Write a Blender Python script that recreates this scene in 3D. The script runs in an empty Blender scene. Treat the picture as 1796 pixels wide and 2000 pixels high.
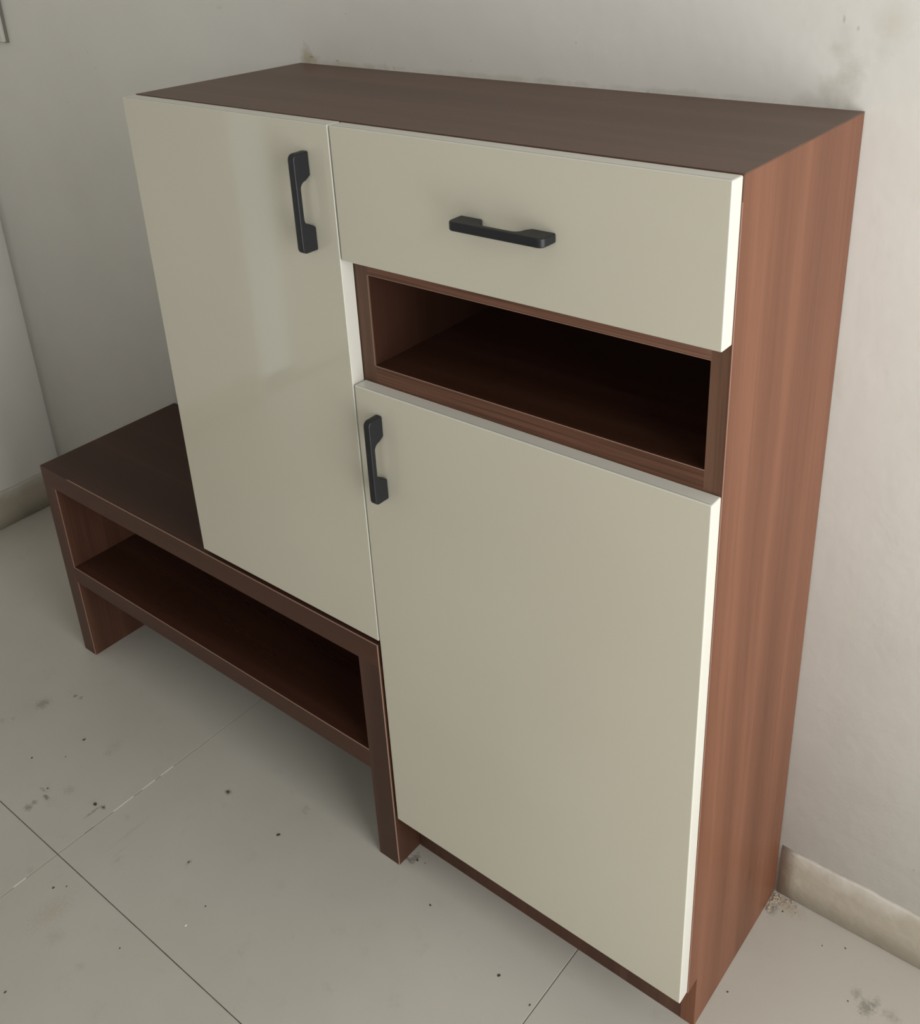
import bpy, bmesh, math, random
from mathutils import Vector

S = 0.874            # calibration units -> metres
sc = bpy.context.scene
COL = sc.collection

# ---------------------------------------------------------------- camera
cam_d = bpy.data.cameras.new('camera'); cam = bpy.data.objects.new('camera', cam_d); COL.objects.link(cam)
cam.location = (1.4582*S, -0.9824*S, 1.6782*S)
cam.rotation_euler = (1.1359, 0.0484, 0.6823)
cam_d.sensor_fit = 'HORIZONTAL'; cam_d.sensor_width = 36
cam_d.lens = 2027.6/1796*36
cam_d.shift_x = 6.47/1796; cam_d.shift_y = -286.3/1796
cam_d.clip_start = 0.02
sc.camera = cam

# ---------------------------------------------------------------- light and exposure
w = bpy.data.worlds.new('daylight'); sc.world = w; w.use_nodes = True
w.node_tree.nodes['Background'].inputs[0].default_value = (0.93, 0.97, 1.0, 1)
w.node_tree.nodes['Background'].inputs[1].default_value = 0.9

def area(name, loc, rot, sx, sy, power, col):
    l = bpy.data.lights.new(name, 'AREA'); l.shape = 'RECTANGLE'; l.size = sx; l.size_y = sy
    l.energy = power; l.color = col
    o = bpy.data.objects.new(name, l); o.location = loc; o.rotation_euler = rot; COL.objects.link(o)
    return o
RX0, RX1, RY0, CEIL = -1.30, 2.60, -3.6, 3.15     # room, calibration units
# daylight at the right window; added fill light at the front opening
area('window_daylight_right', ((RX1-0.02)*S, -0.60*S, 1.22*S), (0, math.radians(90), 0), 2.36*S, 1.2*S, 31, (1.0, 0.985, 0.95))
area('fill_light_front', (1.6*S, (RY0+0.02)*S, 2.3*S), (math.radians(90), 0, 0), 1.5*S, 1.1*S, 8, (0.95, 0.98, 1.0))  # unseen fill lamp behind the camera, added to brighten the front faces

sc.view_settings.view_transform = 'Standard'; sc.view_settings.look = 'None'
sc.view_settings.gamma = 1; sc.view_settings.exposure = 0.06
sc.view_settings.use_curve_mapping = False

# ---------------------------------------------------------------- material helpers
def srgb(r, g, b):
    f = lambda c: (c/255/12.92) if c/255 <= .04045 else ((c/255+.055)/1.055)**2.4
    return (f(r), f(g), f(b), 1)

class NT:
    def __init__(s, name):
        s.m = bpy.data.materials.new(name); s.m.use_nodes = True
        s.t = s.m.node_tree; s.b = s.t.nodes['Principled BSDF']
    def n(s, typ, **k):
        nd = s.t.nodes.new(typ)
        for a, v in k.items(): setattr(nd, a, v)
        return nd
    def l(s, a, b): s.t.links.new(a, b)
    def val(s, nd, **k):
        for a, v in k.items(): nd.inputs[a.replace('_', ' ')].default_value = v
    def math(s, op, a, b=None, clamp=False):
        nd = s.n('ShaderNodeMath', operation=op, use_clamp=clamp)
        for i, x in enumerate((a, b)):
            if x is None: continue
            if hasattr(x, 'links'): s.l(x, nd.inputs[i])
            else: nd.inputs[i].default_value = x
        return nd.outputs[0]
    def mix(s, fac, a, b, mode='MIX'):
        nd = s.n('ShaderNodeMix', data_type='RGBA', blend_type=mode)
        for i, x in ((0, fac), (6, a), (7, b)):
            if hasattr(x, 'links'): s.l(x, nd.inputs[i])
            else: nd.inputs[i].default_value = x
        return nd.outputs[2]
    def ramp(s, fac, stops, interp='LINEAR'):
        nd = s.n('ShaderNodeValToRGB'); cr = nd.color_ramp; cr.interpolation = interp
        while len(cr.elements) < len(stops): cr.elements.new(0.5)
        for e, (p, c) in zip(cr.elements, stops): e.position = p; e.color = c if len(c) == 4 else (*c, 1)
        s.l(fac, nd.inputs[0]); return nd.outputs[0]
    def pos(s, scale=(1, 1, 1), off=(0, 0, 0)):
        g = s.n('ShaderNodeNewGeometry'); mp = s.n('ShaderNodeMapping')
        mp.inputs['Scale'].default_value = scale; mp.inputs['Location'].default_value = off
        s.l(g.outputs['Position'], mp.inputs[0]); return mp.outputs[0]
    def noise(s, vec, scale, detail=3, rough=.5):
        nd = s.n('ShaderNodeTexNoise'); s.l(vec, nd.inputs['Vector'])
        s.val(nd, Scale=scale, Detail=detail, Roughness=rough); return nd.outputs['Fac']
    def bump(s, h, strength, dist):
        nd = s.n('ShaderNodeBump'); s.val(nd, Strength=strength, Distance=dist)
        s.l(h, nd.inputs['Height']); s.l(nd.outputs[0], s.b.inputs['Normal'])

def wood(name, grain, dark, mid, light, rough=.42, off=(0, 0, 0), streak=1.0, spec=.3, hd=.80, hs=420):
    """walnut laminate, grain runs along axis `grain` (0,1,2)"""
    t = NT(name)
    sc1 = [1.0, 1.0, 1.0]; sc1[grain] = 0.035
    v = t.pos(tuple(sc1), off)
    bands = t.noise(v, 11, 1.5, .4)
    fine = t.noise(v, 85, 4, .65)
    sc2 = [1.0]*3; sc2[grain] = 0.012
    hair = t.noise(t.pos(tuple(sc2), off), hs, 2, .5)
    c = t.ramp(bands, [(.30, dark), (.47, mid), (.53, light), (.60, mid), (.72, dark)])
    f = t.ramp(fine, [(.25, (.72, .70, .68)), (.5, (1, 1, 1)), (.8, (1.16, 1.12, 1.08))])
    c = t.mix(.75*min(1, streak), c, f, 'MULTIPLY')
    h = t.ramp(hair, [(.36, (hd, hd*.97, hd*.95)), (.55, (1.06, 1.06, 1.06))])
    c = t.mix(.55*streak, c, h, 'MULTIPLY')
    t.l(c, t.b.inputs['Base Color'])
    t.val(t.b, Roughness=rough); t.b.inputs['Specular IOR Level'].default_value = spec
    t.bump(hair, .06, .0006)
    return t.m

D0, D1, D2 = (.068, .030, .018, 1), (.086, .038, .023, 1), (.108, .049, .030, 1)
M = {}
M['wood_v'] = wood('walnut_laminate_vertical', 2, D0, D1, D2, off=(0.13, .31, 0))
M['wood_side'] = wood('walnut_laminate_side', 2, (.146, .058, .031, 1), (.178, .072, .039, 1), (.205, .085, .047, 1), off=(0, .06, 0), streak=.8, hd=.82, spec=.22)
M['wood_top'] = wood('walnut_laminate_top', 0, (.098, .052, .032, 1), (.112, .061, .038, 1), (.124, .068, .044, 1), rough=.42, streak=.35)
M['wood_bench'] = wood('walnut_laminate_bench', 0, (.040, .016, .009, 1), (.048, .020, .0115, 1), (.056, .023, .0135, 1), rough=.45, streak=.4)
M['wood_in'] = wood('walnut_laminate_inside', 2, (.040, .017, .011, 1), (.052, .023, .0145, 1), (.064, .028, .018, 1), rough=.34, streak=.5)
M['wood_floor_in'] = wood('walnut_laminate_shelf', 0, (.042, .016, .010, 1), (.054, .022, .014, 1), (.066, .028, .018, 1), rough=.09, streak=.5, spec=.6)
M['edge_h'] = wood('walnut_edge_horizontal', 0, (.12, .053, .032, 1), (.175, .082, .052, 1), (.24, .12, .08, 1), off=(.3, 0, .2), streak=1.0, hd=.35, hs=330)
M['edge_v'] = wood('walnut_edge_vertical', 2, (.105, .053, .032, 1), (.14, .072, .045, 1), (.17, .09, .058, 1), off=(.7, 0, .2), streak=.8, hd=.6, hs=330)
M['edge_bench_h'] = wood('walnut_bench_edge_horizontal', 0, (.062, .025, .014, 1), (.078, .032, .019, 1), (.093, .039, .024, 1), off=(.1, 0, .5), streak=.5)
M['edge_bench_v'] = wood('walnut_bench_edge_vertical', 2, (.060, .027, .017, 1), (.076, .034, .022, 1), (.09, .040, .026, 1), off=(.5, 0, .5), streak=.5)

def plain(name, col, rough, coat=0, coatr=.05, spec=.5):
    t = NT(name); t.b.inputs['Base Color'].default_value = col; t.val(t.b, Roughness=rough)
    t.b.inputs['Coat Weight'].default_value = coat; t.b.inputs['Coat Roughness'].default_value = coatr
    t.b.inputs['Specular IOR Level'].default_value = spec
    return t
def cream():
    t = plain('cream_acrylic', (.70, .68, .565, 1), .06, 0)
    n = t.noise(t.pos(), 2.2, 2)
    c = t.ramp(n, [(.35, (.575, .545, .445)), (.65, (.605, .575, .475))])
    t.l(c, t.b.inputs['Base Color'])
    n2 = t.noise(t.pos(), 14, 2)
    t.bump(n2, .03, .0008)
    return t.m
M['cream'] = cream()
M['cream_edge'] = plain('cream_edge_tape', (.68, .67, .61, 1), .3).m
M['cream_line'] = plain('cream_joint_line', (.36, .34, .27, 1), .5).m
hm = plain('matt_black_metal', (.008, .009, .013, 1), .45)
hm.bump(hm.noise(hm.pos(), 900, 2), .08, .0003); M['black'] = hm.m
M['seam'] = plain('laminate_cut_edge', (.36, .22, .16, 1), .5).m
M['dark'] = plain('dark_gap', (.02, .012, .009, 1), .7).m
M['crumb'] = plain('dark_crumb', (.07, .06, .048, 1), .9).m
M['crumb_white'] = plain('white_crumb', (.85, .85, .82, 1), .5).m
M['rubble'] = plain('plaster_rubble', (.42, .34, .26, 1), .9).m
M['plate'] = plain('switch_plate_plastic', (.62, .61, .57, 1), .35).m
M['shadow_dark'] = plain('plate_shadow_gap', (.22, .21, .18, 1), .8).m
M['trim'] = plain('painted_trim', (.72, .71, .67, 1), .4).m

def blob(t, P, cx, cz, rx, rz, ax=(0, 2), warp=None, soft=.5):
    """soft irregular patch mask around a point of the surface, in metres"""
    sep = t.n('ShaderNodeSeparateXYZ'); t.l(P, sep.inputs[0])
    a = t.math('DIVIDE', t.math('SUBTRACT', sep.outputs[ax[0]], cx), rx)
    b = t.math('DIVIDE', t.math('SUBTRACT', sep.outputs[ax[1]], cz), rz)
    r = t.math('SQRT', t.math('ADD', t.math('MULTIPLY', a, a), t.math('MULTIPLY', b, b)))
    if warp is not None: r = t.math('ADD', r, warp)
    m = t.math('SUBTRACT', 1.0 + soft*.0, r)
    return t.math('DIVIDE', m, soft, clamp=True)

def wallmat(name, stains):
    t = NT(name)
    P = t.pos()
    big = t.noise(P, 1.6, 3)
    c = t.ramp(big, [(.3, (.72, .705, .665)), (.7, (.76, .745, .71))])
    mott = t.noise(P, 9, 4, .6)
    c = t.mix(.35, c, t.ramp(mott, [(.3, (.93, .93, .93)), (.7, (1.03, 1.03, 1.03))]), 'MULTIPLY')
    if stains:
        wn = t.noise(P, 38, 4, .6); warp = t.math('MULTIPLY', t.math('SUBTRACT', wn, .5), 2.2)
        olive = (.43, .41, .32, 1); tan = (.50, .45, .33, 1); dark = (.25, .22, .15, 1)
        for (x, z, rx, rz, soft, amt, colr) in (
            (.990, 1.425, .030, .045, .9, .45, olive), (.985, 1.475, .017, .05, .9, .18, olive),
            (.955, 1.402, .045, .012, .9, .3, olive), (1.04, 1.50, .03, .05, 1.2, .3, tan),
            (.020, 1.408, .016, .022, .8, .75, tan), (.030, 1.402, .035, .012, .8, .65, tan),
            (.12, 1.399, .12, .008, .8, .5, tan), (.45, 1.400, .25, .007, .9, .35, tan),
            (.75, 1.400, .22, .006, .9, .35, olive), (1.024, 1.03, .010, .035, 1, .35, tan),
            (.982, 1.505, .0025, .006, .6, .35, dark), (1.0, 1.495, .0025, .004, .6, .3, dark),
            (.033, 1.4085, .005, .0016, .6, .6, dark), (.098, 1.4055, .006, .002, .6, .45, dark),
            (.40, 1.423, .004, .004, .8, .2, dark), (-.21, 1.485, .014, .004, 1, .12, dark)):
            m = blob(t, P, x*S, z*S, rx*S, rz*S, warp=warp, soft=soft)
            c = t.mix(t.math('MULTIPLY', m, amt), c, colr)
        # small random specks
        sp = t.noise(P, 120, 1, .3)
        c = t.mix(t.math('MULTIPLY', t.ramp(sp, [(.79, (0, 0, 0)), (.83, (1, 1, 1))]), .3), c, (.36, .34, .29, 1))
    t.l(c, t.b.inputs['Base Color']); t.val(t.b, Roughness=.62)
    t.bump(t.math('ADD', t.noise(P, 5, 3), t.math('MULTIPLY', t.noise(P, 70, 3), .12)), .35, .01)
    return t.m
M['wall_back'] = wallmat('limewashed_plaster_back', True)
M['wall'] = wallmat('limewashed_plaster', False)

def skirt():
    t = NT('grimy_skirting'); P = t.pos()
    c = t.ramp(t.noise(P, 7, 4, .6), [(.3, (.40, .355, .285)), (.7, (.46, .415, .34))])
    g = t.n('ShaderNodeSeparateXYZ'); t.l(P, g.inputs[0])
    # whitewash smeared over its upper part
    wsh = t.math('ADD', t.math('DIVIDE', t.math('SUBTRACT', g.outputs[2], .082*S), .03*S), t.math('MULTIPLY', t.math('SUBTRACT', t.noise(P, 16, 4, .6), .5), 2.6))
    wsh = t.math('MULTIPLY', wsh, .8, clamp=True)
    c = t.mix(wsh, c, (.57, .54, .485, 1))
    t.l(c, t.b.inputs['Base Color']); t.val(t.b, Roughness=.5)
    t.bump(t.noise(P, 60, 4), .4, .003); return t.m
M['skirt'] = skirt()

def tilemat():
    t = NT('pale_vitrified_tile'); P = t.pos()
    c = t.ramp(t.noise(P, 2.5, 4, .55), [(.3, (.475, .455, .405)), (.7, (.53, .51, .46))])
    d = t.noise(P, 22, 5, .7)
    c = t.mix(t.math('MULTIPLY', t.ramp(d, [(.58, (0, 0, 0)), (.75, (1, 1, 1))]), .35), c, (.40, .37, .31, 1))
    d2 = t.noise(P, 260, 2, .5)
    c = t.mix(t.math('MULTIPLY', t.ramp(d2, [(.70, (0, 0, 0)), (.78, (1, 1, 1))]), .25), c, (.30, .28, .23, 1))
    wn = t.noise(P, 210, 3, .6); warp = t.math('MULTIPLY', t.math('SUBTRACT', wn, .5), 2.4)
    dk = (.10, .095, .075, 1); gy = (.33, .32, .28, 1); br = (.36, .28, .19, 1)
    for (x, y, rx, ry, soft, amt, colr) in STAINS:
        m = blob(t, P, x*S, y*S, rx*S, ry*S, ax=(0, 1), warp=warp, soft=soft)
        c = t.mix(t.math('MULTIPLY', m, amt), c, {'d': dk, 'g': gy, 'b': br}[colr])
    t.l(c, t.b.inputs['Base Color'])
    r = t.ramp(t.noise(P, 6, 4, .6), [(.3, (.30, .30, .30)), (.7, (.48, .48, .48))])
    t.l(r, t.b.inputs['Roughness'])
    t.bump(t.noise(P, 40, 3), .05, .002); return t.m
STAINS = [
    (-0.5196, -0.2002, 0.01836, 0.02092, 0.7, 0.45, 'd'),
    (-0.4802, -0.1405, 0.00615, 0.00585, 0.5, 0.6, 'd'),
    (-0.4632, -0.1364, 0.00613, 0.00699, 0.5, 0.45, 'd'),
    (-0.5473, -0.2868, 0.01355, 0.00686, 0.7, 0.35, 'b'),
    (-0.532, -0.2677, 0.00904, 0.00573, 0.7, 0.35, 'b'),
    (-0.2675, -0.3847, 0.01216, 0.01027, 0.7, 0.55, 'd'),
    (-0.2693, -0.3698, 0.00951, 0.00722, 0.6, 0.45, 'd'),
    (-0.2615, -0.3475, 0.01228, 0.00518, 0.5, 0.65, 'd'),
    (-0.2855, -0.3402, 0.01101, 0.00419, 0.5, 0.35, 'd'),
    (-0.1484, -0.3092, 0.004, 0.02637, 0.6, 0.4, 'd'),
    (-0.1404, -0.2904, 0.0067, 0.00611, 0.5, 0.5, 'd'),
    (-0.2609, -0.196, 0.01141, 0.01084, 0.8, 0.4, 'g'),
    (-0.2682, -0.1794, 0.02011, 0.0262, 1, 0.25, 'g'),
    (-0.2392, -0.3076, 0.01646, 0.01459, 0.8, 0.45, 'g'),
    (-0.0809, -0.2749, 0.0119, 0.00804, 0.8, 0.35, 'g'),
    (-0.0435, -0.2937, 0.0052, 0.05923, 0.9, 0.28, 'g'),
    (-0.007, -0.3483, 0.00631, 0.01726, 0.8, 0.35, 'g'),
    (-0.0205, -0.3321, 0.00382, 0.01936, 0.8, 0.25, 'g'),
    (-0.01, -0.4883, 0.03133, 0.05495, 1, 0.28, 'b'),
    (0.043, -0.5123, 0.02113, 0.02141, 1, 0.35, 'g'),
    (-0.1227, -0.4636, 0.01134, 0.00958, 0.9, 0.4, 'g'),
    (0.1972, -0.0413, 0.00915, 0.00795, 0.7, 0.45, 'g'),
    (0.2013, -0.0508, 0.01041, 0.00495, 0.6, 0.4, 'g'),
    (0.4522, 0.0038, 0.0098, 0.01117, 0.7, 0.5, 'd'),
    (0.4473, -0.0084, 0.01466, 0.00557, 0.6, 0.6, 'd'),
    (0.1095, -0.2668, 0.00375, 0.00949, 0.6, 0.4, 'd'),
    (0.0359, -0.1105, 0.0094, 0.00816, 0.6, 0.5, 'd'),
    (1.2249, 0.2249, 0.01422, 0.01853, 0.7, 0.5, 'd'),
    (1.2047, 0.2396, 0.01133, 0.01252, 0.8, 0.35, 'd'),
    (1.2619, 0.2353, 0.01811, 0.01223, 0.9, 0.3, 'd'),
    (1.2355, 0.2415, 0.00815, 0.01548, 0.8, 0.35, 'd'),
    (1.0555, 0.3204, 0.03356, 0.01701, 1, 0.45, 'b'),
    (1.0421, 0.3295, 0.02481, 0.01371, 0.8, 0.5, 'b'),
    (1.034, 0.3042, 0.00896, 0.02044, 0.8, 0.5, 'd'),
    (-0.534, -0.223, 0.06104, 0.04639, 1, 0.15, 'b'),
    (0.504, -0.2817, 0.01741, 0.00992, 1, 0.25, 'g'),
    (0.1286, -0.5169, 0.01138, 0.00865, 1, 0.3, 'b'),
    (0.3362, -0.3299, 0.01134, 0.00689, 1, 0.25, 'g')]
M['tile'] = tilemat()

def groutmat():
    t = NT('tile_joint'); P = t.pos()
    n = t.noise(P, 30, 3)
    c = t.ramp(n, [(.35, (.06, .055, .045)), (.65, (.16, .15, .12))])
    t.l(c, t.b.inputs['Base Color']); t.val(t.b, Roughness=.9); return t.m
M['grout'] = groutmat()

# ---------------------------------------------------------------- mesh helpers (calibration units in, metres out)
def link(name, bm, mat, parent=None, smooth=False, **props):
    me = bpy.data.meshes.new(name); bm.to_mesh(me); bm.free()
    if smooth:
        for p in me.polygons: p.use_smooth = True
    if mat: me.materials.append(mat)
    o = bpy.data.objects.new(name, me); COL.objects.link(o)
    if parent: o.parent = parent; o.matrix_parent_inverse = parent.matrix_world.inverted()
    for k, v in props.items(): o[k] = v
    return o
def bx(bm, x0, x1, y0, y1, z0, z1, bev=0, seg=2):
    r = bmesh.ops.create_cube(bm, size=1)
    for v in r['verts']:
        v.co = Vector(((x0+x1)/2 + v.co.x*(x1-x0), (y0+y1)/2 + v.co.y*(y1-y0), (z0+z1)/2 + v.co.z*(z1-z0)))*S
    if bev:
        es = list({e for v in r['verts'] for e in v.link_edges})
        bmesh.ops.bevel(bm, geom=es, offset=bev*S, segments=seg, profile=.5, affect='EDGES')
def box(name, x0, x1, y0, y1, z0, z1, mat, parent=None, bev=0, seg=2, smooth=False, **p):
    bm = bmesh.new(); bx(bm, x0, x1, y0, y1, z0, z1, bev, seg)
    return link(name, bm, mat, parent, smooth, **p)
def prism(name, pts, axis, a0, a1, mat, parent=None, bev=0, seg=2, **p):
    """pts: 2-D outline; extruded along axis from a0 to a1"""
    bm = bmesh.new()
    def mk(u, v, a):
        c = [0, 0, 0]; o = [i for i in range(3) if i != axis]; c[o[0]] = u; c[o[1]] = v; c[axis] = a
        return Vector(c)*S
    A = [bm.verts.new(mk(u, v, a0)) for u, v in pts]; B = [bm.verts.new(mk(u, v, a1)) for u, v in pts]
    bm.faces.new(A); bm.faces.new(B[::-1]); n = len(pts)
    for i in range(n): bm.faces.new((A[i], B[i], B[(i+1) % n], A[(i+1) % n]))
    bmesh.ops.recalc_face_normals(bm, faces=bm.faces)
    if bev: bmesh.ops.bevel(bm, geom=[e for e in bm.edges if e.calc_face_angle(0) > .5], offset=bev*S, segments=seg, profile=.5, affect='EDGES')
    return link(name, bm, mat, parent, **p)
def empty(name, x, y, z, **p):
    o = bpy.data.objects.new(name, None); o.location = (x*S, y*S, z*S); COL.objects.link(o)
    o.empty_display_size = .05
    for k, v in p.items(): o[k] = v
    bpy.context.view_layer.update()
    return o

# ---------------------------------------------------------------- room shell
ST = 'structure'
WT = .14
def wall_y(x):      # slightly wavy plaster line of the back wall
    pts = [(-1.5, .350), (-.6, .3465), (0, .3375), (.5, .336), (1.02, .3425), (1.4, .346), (3.2, .348)]
    for (a, b), (c, d) in zip(pts, pts[1:]):
        if a <= x <= c:
            k = (x-a)/(c-a); return b+(d-b)*k
    return .348
def back_wall():
    bm = bmesh.new(); nx = 92; xs = [RX0 + (RX1-RX0)*i/nx for i in range(nx+1)]
    fr = [[bm.verts.new(Vector((x, wall_y(x), z))*S) for x in xs] for z in (0, CEIL)]
    bk = [[bm.verts.new(Vector((x, .348+WT, z))*S) for x in xs] for z in (0, CEIL)]
    for i in range(nx):
        bm.faces.new((fr[0][i], fr[0][i+1], fr[1][i+1], fr[1][i])); bm.faces.new((bk[0][i+1], bk[0][i], bk[1][i], bk[1][i+1]))
        bm.faces.new((fr[1][i], fr[1][i+1], bk[1][i+1], bk[1][i])); bm.faces.new((fr[0][i+1], fr[0][i], bk[0][i], bk[0][i+1]))
    for i in (0, nx): bm.faces.new((fr[0][i], fr[1][i], bk[1][i], bk[0][i]))
    bmesh.ops.recalc_face_normals(bm, faces=bm.faces)
    return link('wall_back', bm, M['wall_back'], smooth=True, kind=ST)
wb = back_wall()
for p in wb.data.polygons: p.use_smooth = abs(p.normal.y) > .8
def wall_with_hole(name, axis, at, at2, a0, a1, h0, h1, z0, z1):
    """wall slab normal to axis (0 or 1), from a0 to a1, with one opening h0..h1 x z0..z1"""
    bm = bmesh.new()
    for (u0, u1, v0, v1) in ((a0, h0, 0, CEIL), (h1, a1, 0, CEIL), (h0, h1, z1, CEIL)) + (((h0, h1, 0, z0),) if z0 > 0 else ()):
        if axis == 0: bx(bm, at, at2, u0, u1, v0, v1)
        else: bx(bm, u0, u1, at, at2, v0, v1)
    return link(name, bm, M['wall'], kind=ST)
wall_with_hole('wall_left', 0, RX0-WT, RX0, RY0, .348+WT, -2.30, -1.22, 0, 2.35)
wall_with_hole('wall_right', 0, RX1, RX1+WT, RY0, .348+WT, -1.20, .0, .02, 2.42)
wall_with_hole('wall_front', 1, RY0-WT, RY0, RX0-WT, RX1+WT, .85, 2.35, 1.75, 2.85)
box('ceiling', RX0-WT, RX1+WT, RY0-WT, .348+WT, CEIL, CEIL+.1, M['wall'], kind=ST)
def window(name, axis, at, h0, h1, z0, z1):
    o = empty(name, at if axis == 0 else (h0+h1)/2, at if axis == 1 else (h0+h1)/2, z0, kind=ST)
    f = .05
    for (u0, u1, v0, v1) in ((h0, h0+f, z0, z1), (h1-f, h1, z0, z1), (h0+f, h1-f, z0, z0+f), (h0+f, h1-f, z1-f, z1), ((h0+h1)/2-f/2, (h0+h1)/2+f/2, z0+f, z1-f)):
        if axis == 0: box('window_frame', at, at+.05, u0, u1, v0, v1, M['trim'], o)
        else: box('window_frame', u0, u1, at, at+.05, v0, v1, M['trim'], o)
window('window_1', 0, RX1+.06, -1.20, .0, .02, 2.42)
window('added_fill_window', 1, RY0-.11, .85, 2.35, 1.75, 2.85)  # unseen window, added to carry the front fill light
dr = empty('added_sliding_door', RX0-.06, -1.9, 0, kind=ST)       # added unseen sliding door; its bright gap makes the left door's reflected band
box('added_door_panel', RX0-.09, RX0-.045, -2.30, -1.44, 0.005, 2.35, M['trim'], dr)
box('added_door_handle', RX0-.045, RX0-.025, -1.52, -1.50, 1.0, 1.2, M['black'], dr, bev=.004)

# floor: slab with joints showing, tiles laid on it
fl = box('floor', RX0-WT, RX1+WT, RY0-WT, .348+WT, -.12, -.0022, M['grout'], kind=ST)
G = .0008
T = .915
xsl = [RX0] + [-.115+T*i for i in range(0, 4) if -.115+T*i < RX1] + [RX1]
ysl = sorted([.348] + [-.411-T*i for i in range(0, 4) if -.411-T*i > RY0] + [RY0])
for i in range(len(xsl)-1):
    for j in range(len(ysl)-1):
        x0, x1, y0, y1 = xsl[i], xsl[i+1], ysl[j], ysl[j+1]
        box('floor_tile', x0+(G if i else 0), x1-G, y0+G, y1-(G if j < len(ysl)-2 else -.004), -.0022, 0, M['tile'], fl, bev=.0006, seg=1)

# joints running towards the wall are filled almost flush: pale filler with whiter stretches
M['filler'] = plain('pale_joint_filler', (.34, .325, .28, 1), .9).m
M['filler_grey'] = plain('grey_joint_filler', (.17, .16, .135, 1), .9).m
M['filler_white'] = plain('white_joint_filler', (.93, .92, .88, 1), .8).m
def filler(x, y0, y1, mat, z=-.0003): box('joint_filler', x-G*.95, x+G*.95, y0, y1, -.0022, z, mat, fl)
ycuts = [(-.411-T, -.505, 'filler'), (-.504, -.478, 'filler_white'), (-.477, -.411-G, 'filler'), (-.411+G, -.352, 'filler'), (-.351, -.330, 'filler_grey'),
         (-.329, -.285, 'filler'), (-.284, -.235, 'filler_white'), (-.234, -.215, 'filler'), (-.214, -.182, 'filler_white'), (-.181, -.168, 'filler'), (-.167, -.135, 'filler_white'), (-.134, .30, 'filler')]
for a, b, m_ in ycuts: filler(-.115, a, b, M[m_], -.0001 if m_ == 'filler_white' else -.0004)
filler(.8, -.411+G, .03, M['filler_grey'], -.0006)

# skirting: an uneven plastered strip
def skirting(name, along, a0, a1, wallpos, thick, h):
    bm = bmesh.new(); rnd = random.Random(5 if along == 0 else 9)
    n = max(2, int((a1-a0)/.03)); prof = [(.5, 0), (.45, .016), (0, .02), (.0, .5), (.15, .72), (.45, .9), (.75, 1.02), (1.02, 1.12)]
    rows = []
    for i in range(n+1):
        a = a0+(a1-a0)*i/n; wp = wallpos(a); row = []
        dh = rnd.uniform(-.02, .02); 
        for (q, zz) in prof:
            q2 = q + (rnd.uniform(-.10, .10) if 0 < zz < 1 else 0)
            d = thick*(1-q2); z = h*(zz + (dh if zz > .6 else 0))
            row.append(bm.verts.new(Vector((a, wp-d, z) if along == 0 else (wp+d, a, z))*S))
        row.append(bm.verts.new(Vector((a, wp+.02, 0) if along == 0 else (wp-.02, a, 0))*S))
        rows.append(row)
    m = len(rows[0])
    for i in range(n):
        for j in range(m): bm.faces.new((rows[i][j], rows[i+1][j], rows[i+1][(j+1) % m], rows[i][(j+1) % m]))
    bm.faces.new(rows[0]); bm.faces.new(rows[-1][::-1])
    bmesh.ops.recalc_face_normals(bm, faces=bm.faces)
    return link(name, bm, M['skirt'], smooth=True, kind=ST)
skirting('baseboard_back', 0, 1.024, RX1, wall_y, .0035, .105)
skirting('baseboard_back_left', 0, RX0, -.615, wall_y, .006, .105)
skirting('baseboard_left', 1, -1.20, .345, lambda a: RX0, .006, .105)

# ---------------------------------------------------------------- shoe cabinet
W, H, t = 1.02, 1.3966, .0254
XS, XG = .4402, .4428
YB = .3255       # back of the carcass
cab = empty('shoe_cabinet', .5, .15, 0, category='cabinet',
            label='tall walnut shoe cabinet with glossy cream doors, a drawer and an open niche')
ID = .4666       # inner face of the middle divider
IR = .9954       # inner face of the right side
XL = -.022
tp = prism('top_panel', [(XL, .0005), (IR-.0002, .0005), (IR-.0002, .340), (.75, .3375), (.5, .3345), (.2, .3350), (.004, .336)], 2, H-.026, H-.0012, M['wood_top'], cab)
prism('laminate_sheet', [(XL, 0), (W, 0), (W, .341), (.75, .3385), (.5, .3355), (.2, .3360), (.004, .337)], 2, H-.0011, H, M['wood_top'], tp)
prism('side_panel', [(.0015, .117), (.0305, .117), (.0305, 0), (.3405, 0), (.3405, H-.0012), (.0015, H-.0012)], 0, IR, W, M['wood_side'], cab, bev=.0005, seg=1,
      label='right outer side with reddish vertical grain')
prism('side_panel', [(.0015, .5262), (YB, .5262), (YB, H-.0262), (.0015, H-.0262)], 0, XL, XL+.02, M['wood_v'], cab)
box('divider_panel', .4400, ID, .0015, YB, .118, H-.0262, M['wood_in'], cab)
box('divider_foot', .4400, ID, .0310, YB, 0, .118, M['wood_v'], cab)
box('bottom_panel', XL+.02, .4398, .0015, YB, .5262, .548, M['wood_top'], cab)
box('bottom_panel', ID, IR, .002, YB, .118, .142, M['wood_in'], cab)
box('back_panel', XL+.02, .4398, YB-.012, YB, .548, H-.0262, M['wood_in'], cab)
box('back_panel', ID, IR, YB-.012, YB, .142, H-.0262, M['wood_floor_in'], cab)
box('toe_kick', ID, IR, .0310, .052, 0, .118, M['wood_v'], cab)
ZN0, ZN1 = 1.0396, 1.1811
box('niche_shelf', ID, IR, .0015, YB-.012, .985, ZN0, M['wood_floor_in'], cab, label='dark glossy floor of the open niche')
box('niche_top', ID, IR, .0015, YB-.012, ZN1, 1.225, M['wood_in'], cab)
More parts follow.
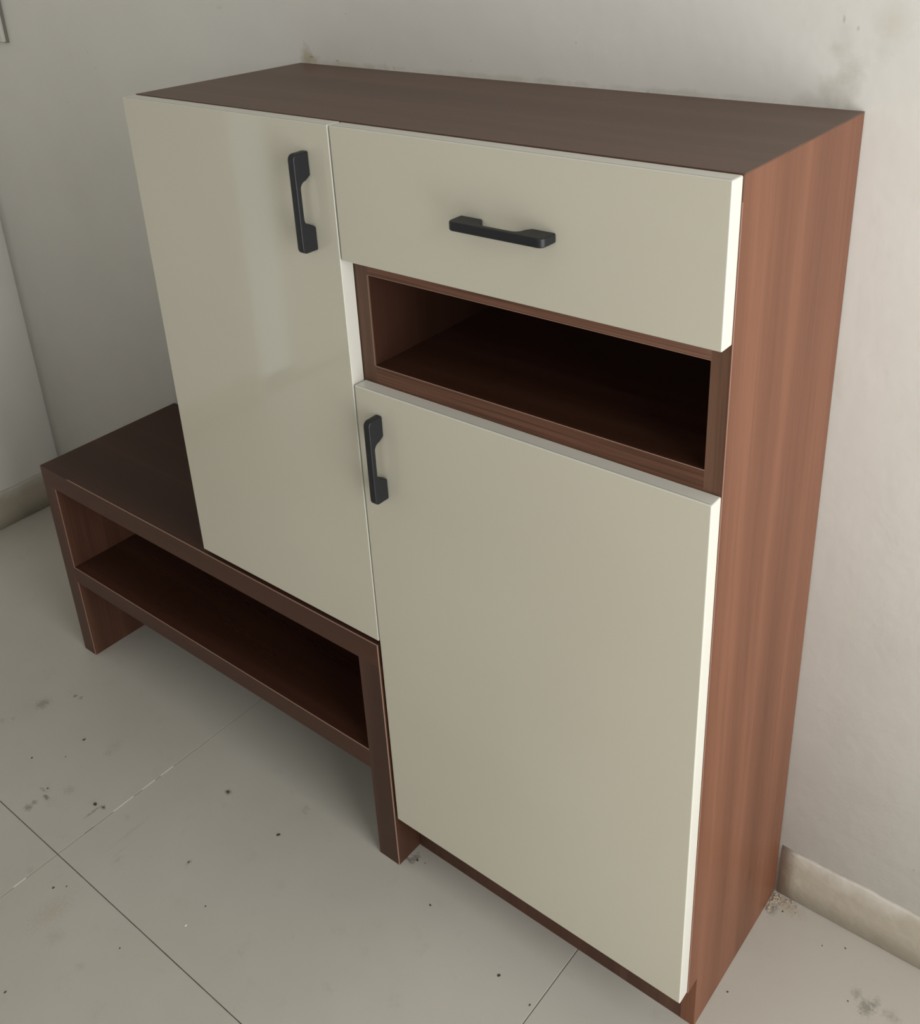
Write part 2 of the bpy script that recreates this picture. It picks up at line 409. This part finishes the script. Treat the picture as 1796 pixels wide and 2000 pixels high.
# edge bands on the front edges
def band(x0, x1, z0, z1, mat, parent, y0=0.0, y1=.0015): return box('edge_band', x0, x1, y0, y1, z0, z1, mat, parent)
band(.4400, ID, .118, H-.0262, M['edge_v'], cab)
band(IR, W-.0006, .118, H-.0012, M['edge_v'], cab)
band(ID, IR, .985, ZN0, M['edge_h'], cab)
band(ID, IR, ZN1, 1.225, M['edge_h'], cab)
def seam(parent, pts, y, w=.0011, mat=None):
    for (x0, z0, x1, z1) in pts:
        if abs(x1-x0) > abs(z1-z0): box('seam_or_highlight', x0, x1, y-.0004, y+.001, z0-w/2, z0+w/2, mat or M['seam'], parent)
        else: box('seam_or_highlight', x0-w/2, x0+w/2, y-.0004, y+.001, z0, z1, mat or M['seam'], parent)
seam(cab, [(ID, ZN0-.0005, IR, ZN0-.0005)], 0, .0010)
seam(cab, [(ID, ZN1+.0005, IR, ZN1+.0005)], 0, .0007)
M['seam2'] = plain('laminate_soft_edge', (.22, .135, .095, 1), .5).m
seam(cab, [(ID-.0012, ZN0, ID-.0012, ZN1)], 0, .0022, M['seam2'])
M['seam3'] = plain('laminate_edge_and_highlight', (.33, .17, .12, 1), .5).m
seam(cab, [(W-.0004, .118, W-.0004, H-.03)], 0, .0010, M['seam3'])  # highlight on the side panel's front edge, painted as a pale strip

def handle(name, c, vertical, parent):
    """C-shaped flat pull, drawn as a profile along its length and extruded across its width"""
    L, h, b, a, wd = .142, .029, .0095, .034, .0120
    prof = []
    def arc(cx, cy, r, a0, a1, n=6):
        for i in range(n+1):
            q = math.radians(a0+(a1-a0)*i/n); prof.append((cx+r*math.cos(q), cy+r*math.sin(q)))
    R1, R2 = .0085, .010
    prof.append((0, 0)); arc(R1, h-R1, R1, 180, 90); arc(L-R1, h-R1, R1, 90, 0); prof.append((L, 0)); prof.append((L-a, 0))
    yb = h-b
    # concave fillet between the foot and the bar
    arc(L-a-.006-R2, yb-R2, R2, 0, 90, 5)
    arc(a+.006+R2, yb-R2, R2, 90, 180, 5)
    prof.append((a, 0))
    bm = bmesh.new()
    def mk(s, n, q):
        if vertical: return Vector((c[0]+q, c[1]-n, c[2]-L/2+s))*S
        return Vector((c[0]-L/2+s, c[1]-n, c[2]+q))*S
    A = [bm.verts.new(mk(s, n, -wd/2)) for s, n in prof]; B = [bm.verts.new(mk(s, n, wd/2)) for s, n in prof]
    k = len(prof)
    bm.faces.new(A); bm.faces.new(B[::-1])
    for i in range(k): bm.faces.new((A[i], B[i], B[(i+1) % k], A[(i+1) % k]))
    bmesh.ops.recalc_face_normals(bm, faces=bm.faces)
    # round the long side edges and the corners of the feet
    es = []
    for e in bm.edges:
        if e.calc_face_angle(0) > .6:
            es.append(e)
    bmesh.ops.bevel(bm, geom=es, offset=.0021*S, segments=4, profile=.5, affect='EDGES', clamp_overlap=True)
    o = link(name, bm, M['black'], parent, smooth=False, label='matt black bow handle')
    for p in o.data.polygons: p.use_smooth = True
    md = o.modifiers.new('wn', 'WEIGHTED_NORMAL'); md.keep_sharp = True
    return o

def door(name, x0, x1, z0, z1, handle_at, vertical, bev=.0020, **p):
    e = box(name, x0, x1, -t, -.0008, z0, z1, M['cream'], cab, bev=bev, seg=4, smooth=True, **p)
    e.data.materials.append(M['cream_edge'])
    for q in e.data.polygons: q.material_index = 0 if abs(q.normal.y) > .95 else 1
    md = e.modifiers.new('wn', 'WEIGHTED_NORMAL')
    box('edge_joint', x0+.004, x1-.004, -t+.0019, -t+.0027, z1-.0004, z1+.00012, M['cream_line'], e)
    handle('handle', handle_at, vertical, e)
    return e
door('door', -.0231, XS, .5324, H-.001, (.3925, -t, 1.2855), True, bev=.0011, label='left door, cream gloss, ending above the bench')
door('drawer_front', XG, W-.0006, 1.2059, H-.0012, (.735, -t, 1.3000), False, label='wide cream drawer front with horizontal handle')
door('door', XG, W-.0006, .1216, 1.0116, (.4895, -t, .9045), True, label='right tall cream door below the niche')

# ---------------------------------------------------------------- bench with open shelf
XB0, XB1, ZB, YF = -.6113, .4388, .5249, -.0285
XO0, XO1, ZO0, ZO1, ZL = -.5658, .3898, .2623, .4768, .2188
YBB = .3445
bench = empty('bench', -.1, .15, 0, category='bench',
              label='low walnut bench with open shelf, running under the left cream door')
y1 = YF+.0015
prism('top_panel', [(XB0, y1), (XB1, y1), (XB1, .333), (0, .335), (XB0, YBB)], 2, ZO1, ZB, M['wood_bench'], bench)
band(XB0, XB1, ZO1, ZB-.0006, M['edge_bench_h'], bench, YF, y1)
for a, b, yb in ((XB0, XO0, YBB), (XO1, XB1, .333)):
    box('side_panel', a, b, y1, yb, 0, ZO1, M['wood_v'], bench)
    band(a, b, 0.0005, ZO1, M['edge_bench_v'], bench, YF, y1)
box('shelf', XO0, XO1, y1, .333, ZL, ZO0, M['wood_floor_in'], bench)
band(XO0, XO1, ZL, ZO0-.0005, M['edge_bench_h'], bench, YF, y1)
box('back_panel', XO0, XO1, .321, .333, ZO0, ZO1, M['wood_floor_in'], bench)
seam(bench, [(XO0, ZO0-.0005, XO1, ZO0-.0005)], YF, .0011)
seam(bench, [(-.50, ZB-.0004, XB1, ZB-.0004)], YF, .0011)
seam(bench, [(XB1-.0002, 0.001, XB1-.0002, ZB)], YF, .0015)
seam(bench, [(XO0, ZO0, XO0, ZO1)], YF, .0009, M['seam3'])
seam(bench, [(XO0-.0003, 0.001, XO0-.0003, ZL)], YF, .0009, M['seam3'])

# ---------------------------------------------------------------- switch plate on the back wall, top left
sp = empty('switch_plate', -1.12, wall_y(-1.1), 1.38, category='switch', label='pale plastic switch plate on the wall at the top left corner of the picture')
box('shadow_rim', -1.25, -1.0345, wall_y(-1.1)-.008, wall_y(-1.1)+.002, 1.3815, 1.56, M['shadow_dark'], sp)  # dark rim standing in for the shadow line around the plate
box('plate', -1.25, -1.036, wall_y(-1.1)-.016, wall_y(-1.1)+.002, 1.383, 1.56, M['plate'], sp, bev=.003)
box('switch_rocker', -1.235, -1.155, wall_y(-1.1)-.022, wall_y(-1.1)-.014, 1.42, 1.53, M['plate'], sp, bev=.003)
box('switch_rocker', -1.145, -1.075, wall_y(-1.1)-.022, wall_y(-1.1)-.014, 1.42, 1.53, M['plate'], sp, bev=.003)

# ---------------------------------------------------------------- crumbs and rubble on the floor
def chip(x, y, r, seed, mat, name, **p):
    rnd = random.Random(seed); bm = bmesh.new()
    bmesh.ops.create_icosphere(bm, subdivisions=1, radius=1)
    el = rnd.uniform(.5, 1); an = rnd.uniform(0, 3.1)
    for v in bm.verts:
        k = rnd.uniform(.65, 1.25); u, w_ = v.co.x*k, v.co.y*k*el
        v.co = Vector((x + r*(u*math.cos(an)-w_*math.sin(an)), y + r*(u*math.sin(an)+w_*math.cos(an)), max(0.0, r*.22*(v.co.z*k+.8))))*S
    return link(name, bm, mat, **p)
CRUMBS = [
    (-0.3396, -0.2077, 0.00419, 'dark crumb on the tile below the left bench leg', 0),
    (-0.28, -0.3328, 0.00298, 'tiny black crumb above the grey scuffs at lower left', 0),
    (-0.3867, -0.3068, 0.00258, 'small dark crumb at far left beside the pale scuffs', 0),
    (-0.1612, -0.296, 0.00484, 'black crumb just above the dark floor joint', 0),
    (-0.1404, -0.2904, 0.00337, 'small dark crumb right of the blackest one', 0),
    (0.0359, -0.1105, 0.00483, 'dark crumb in mid tile below the bench shelf', 0),
    (0.2009, -0.1206, 0.00458, 'elongated dark crumb left of the right bench foot', 0),
    (-0.0523, -0.4583, 0.00267, 'dark crumb just left of the long floor joint', 0),
    (-0.0348, -0.4411, 0.00222, 'dark crumb close to the long floor joint', 0),
    (0.156, -0.4541, 0.00208, 'single brown crumb in the lower left tile', 0),
    (0.0671, -0.6225, 0.00322, 'brown crumb at the bottom left edge', 0),
    (0.1087, -0.2674, 0.0027, 'small faint crumb at the middle of the large tile', 0),
    (0.7202, -0.0893, 0.00312, 'dark crumb in front of the toe kick near the short joint', 0),
    (0.7912, -0.0997, 0.00265, 'small dark crumb at the bottom beside the short joint', 0),
    (0.459, 0.0004, 0.00308, 'dark crumb beside the right bench foot', 0),
    (0.4752, 0.004, 0.00175, 'tiny crumb right of the right bench foot', 0),
    (1.1982, 0.2185, 0.00184, 'black crumb beside the grey smudge at lower right', 0),
    (1.049, 0.3091, 0.00177, 'tiny black crumb near the plaster rubble', 0),
    (1.1287, 0.2873, 0.00171, 'tiny black crumb on the tile at right below the skirting', 0),
    (1.1613, 0.3061, 0.0017, 'tiny dark crumb farther right below the skirting', 0),
    (1.0372, 0.1156, 0.00225, 'small brown crumb right of the cabinet side', 0),
    (0.5408, -0.058, 0.00252, 'faint crumb below the toe kick', 0),
    (-0.3286, -0.2604, 0.00206, 'tiny crumb above the scuffed tile patch', 0),
    (0.2115, -0.3084, 0.00189, 'tiny brown crumb right of the long joint', 0),
    (0.214, -0.3543, 0.003, 'bright white crumb in the middle of the lower left tile', 1)]
for i, (x, y, r, lab, white) in enumerate(CRUMBS):
    chip(x, y, r, i+3, M['crumb_white' if white else 'crumb'], 'crumb', category='crumb', label=lab,
         **({} if white else {'group': 'dark crumbs on the floor tiles'}))
def rubble():
    rnd = random.Random(4); bm = bmesh.new()
    for i in range(70):
        a = rnd.random(); r = rnd.uniform(.0007, .0024)*(1.5-a*.8)
        x = 1.0235+abs(rnd.gauss(0, .022)); y = .338-abs(rnd.gauss(0, .010))
        if rnd.random() < .3: x = 1.0235+rnd.random()*.004; y = .29+rnd.random()*.045
        q = bmesh.ops.create_icosphere(bm, subdivisions=1, radius=1)
        for v in q['verts']:
            k = rnd.uniform(.6, 1.2); v.co = Vector((x+r*v.co.x*k, y+r*v.co.y*k, max(0, r*.6*(v.co.z*k+.7))))*S
    return link('plaster_rubble', bm, M['rubble'], category='rubble', kind='stuff',
                label='crumbled plaster in the corner behind the cabinet\'s right foot')
rubble()
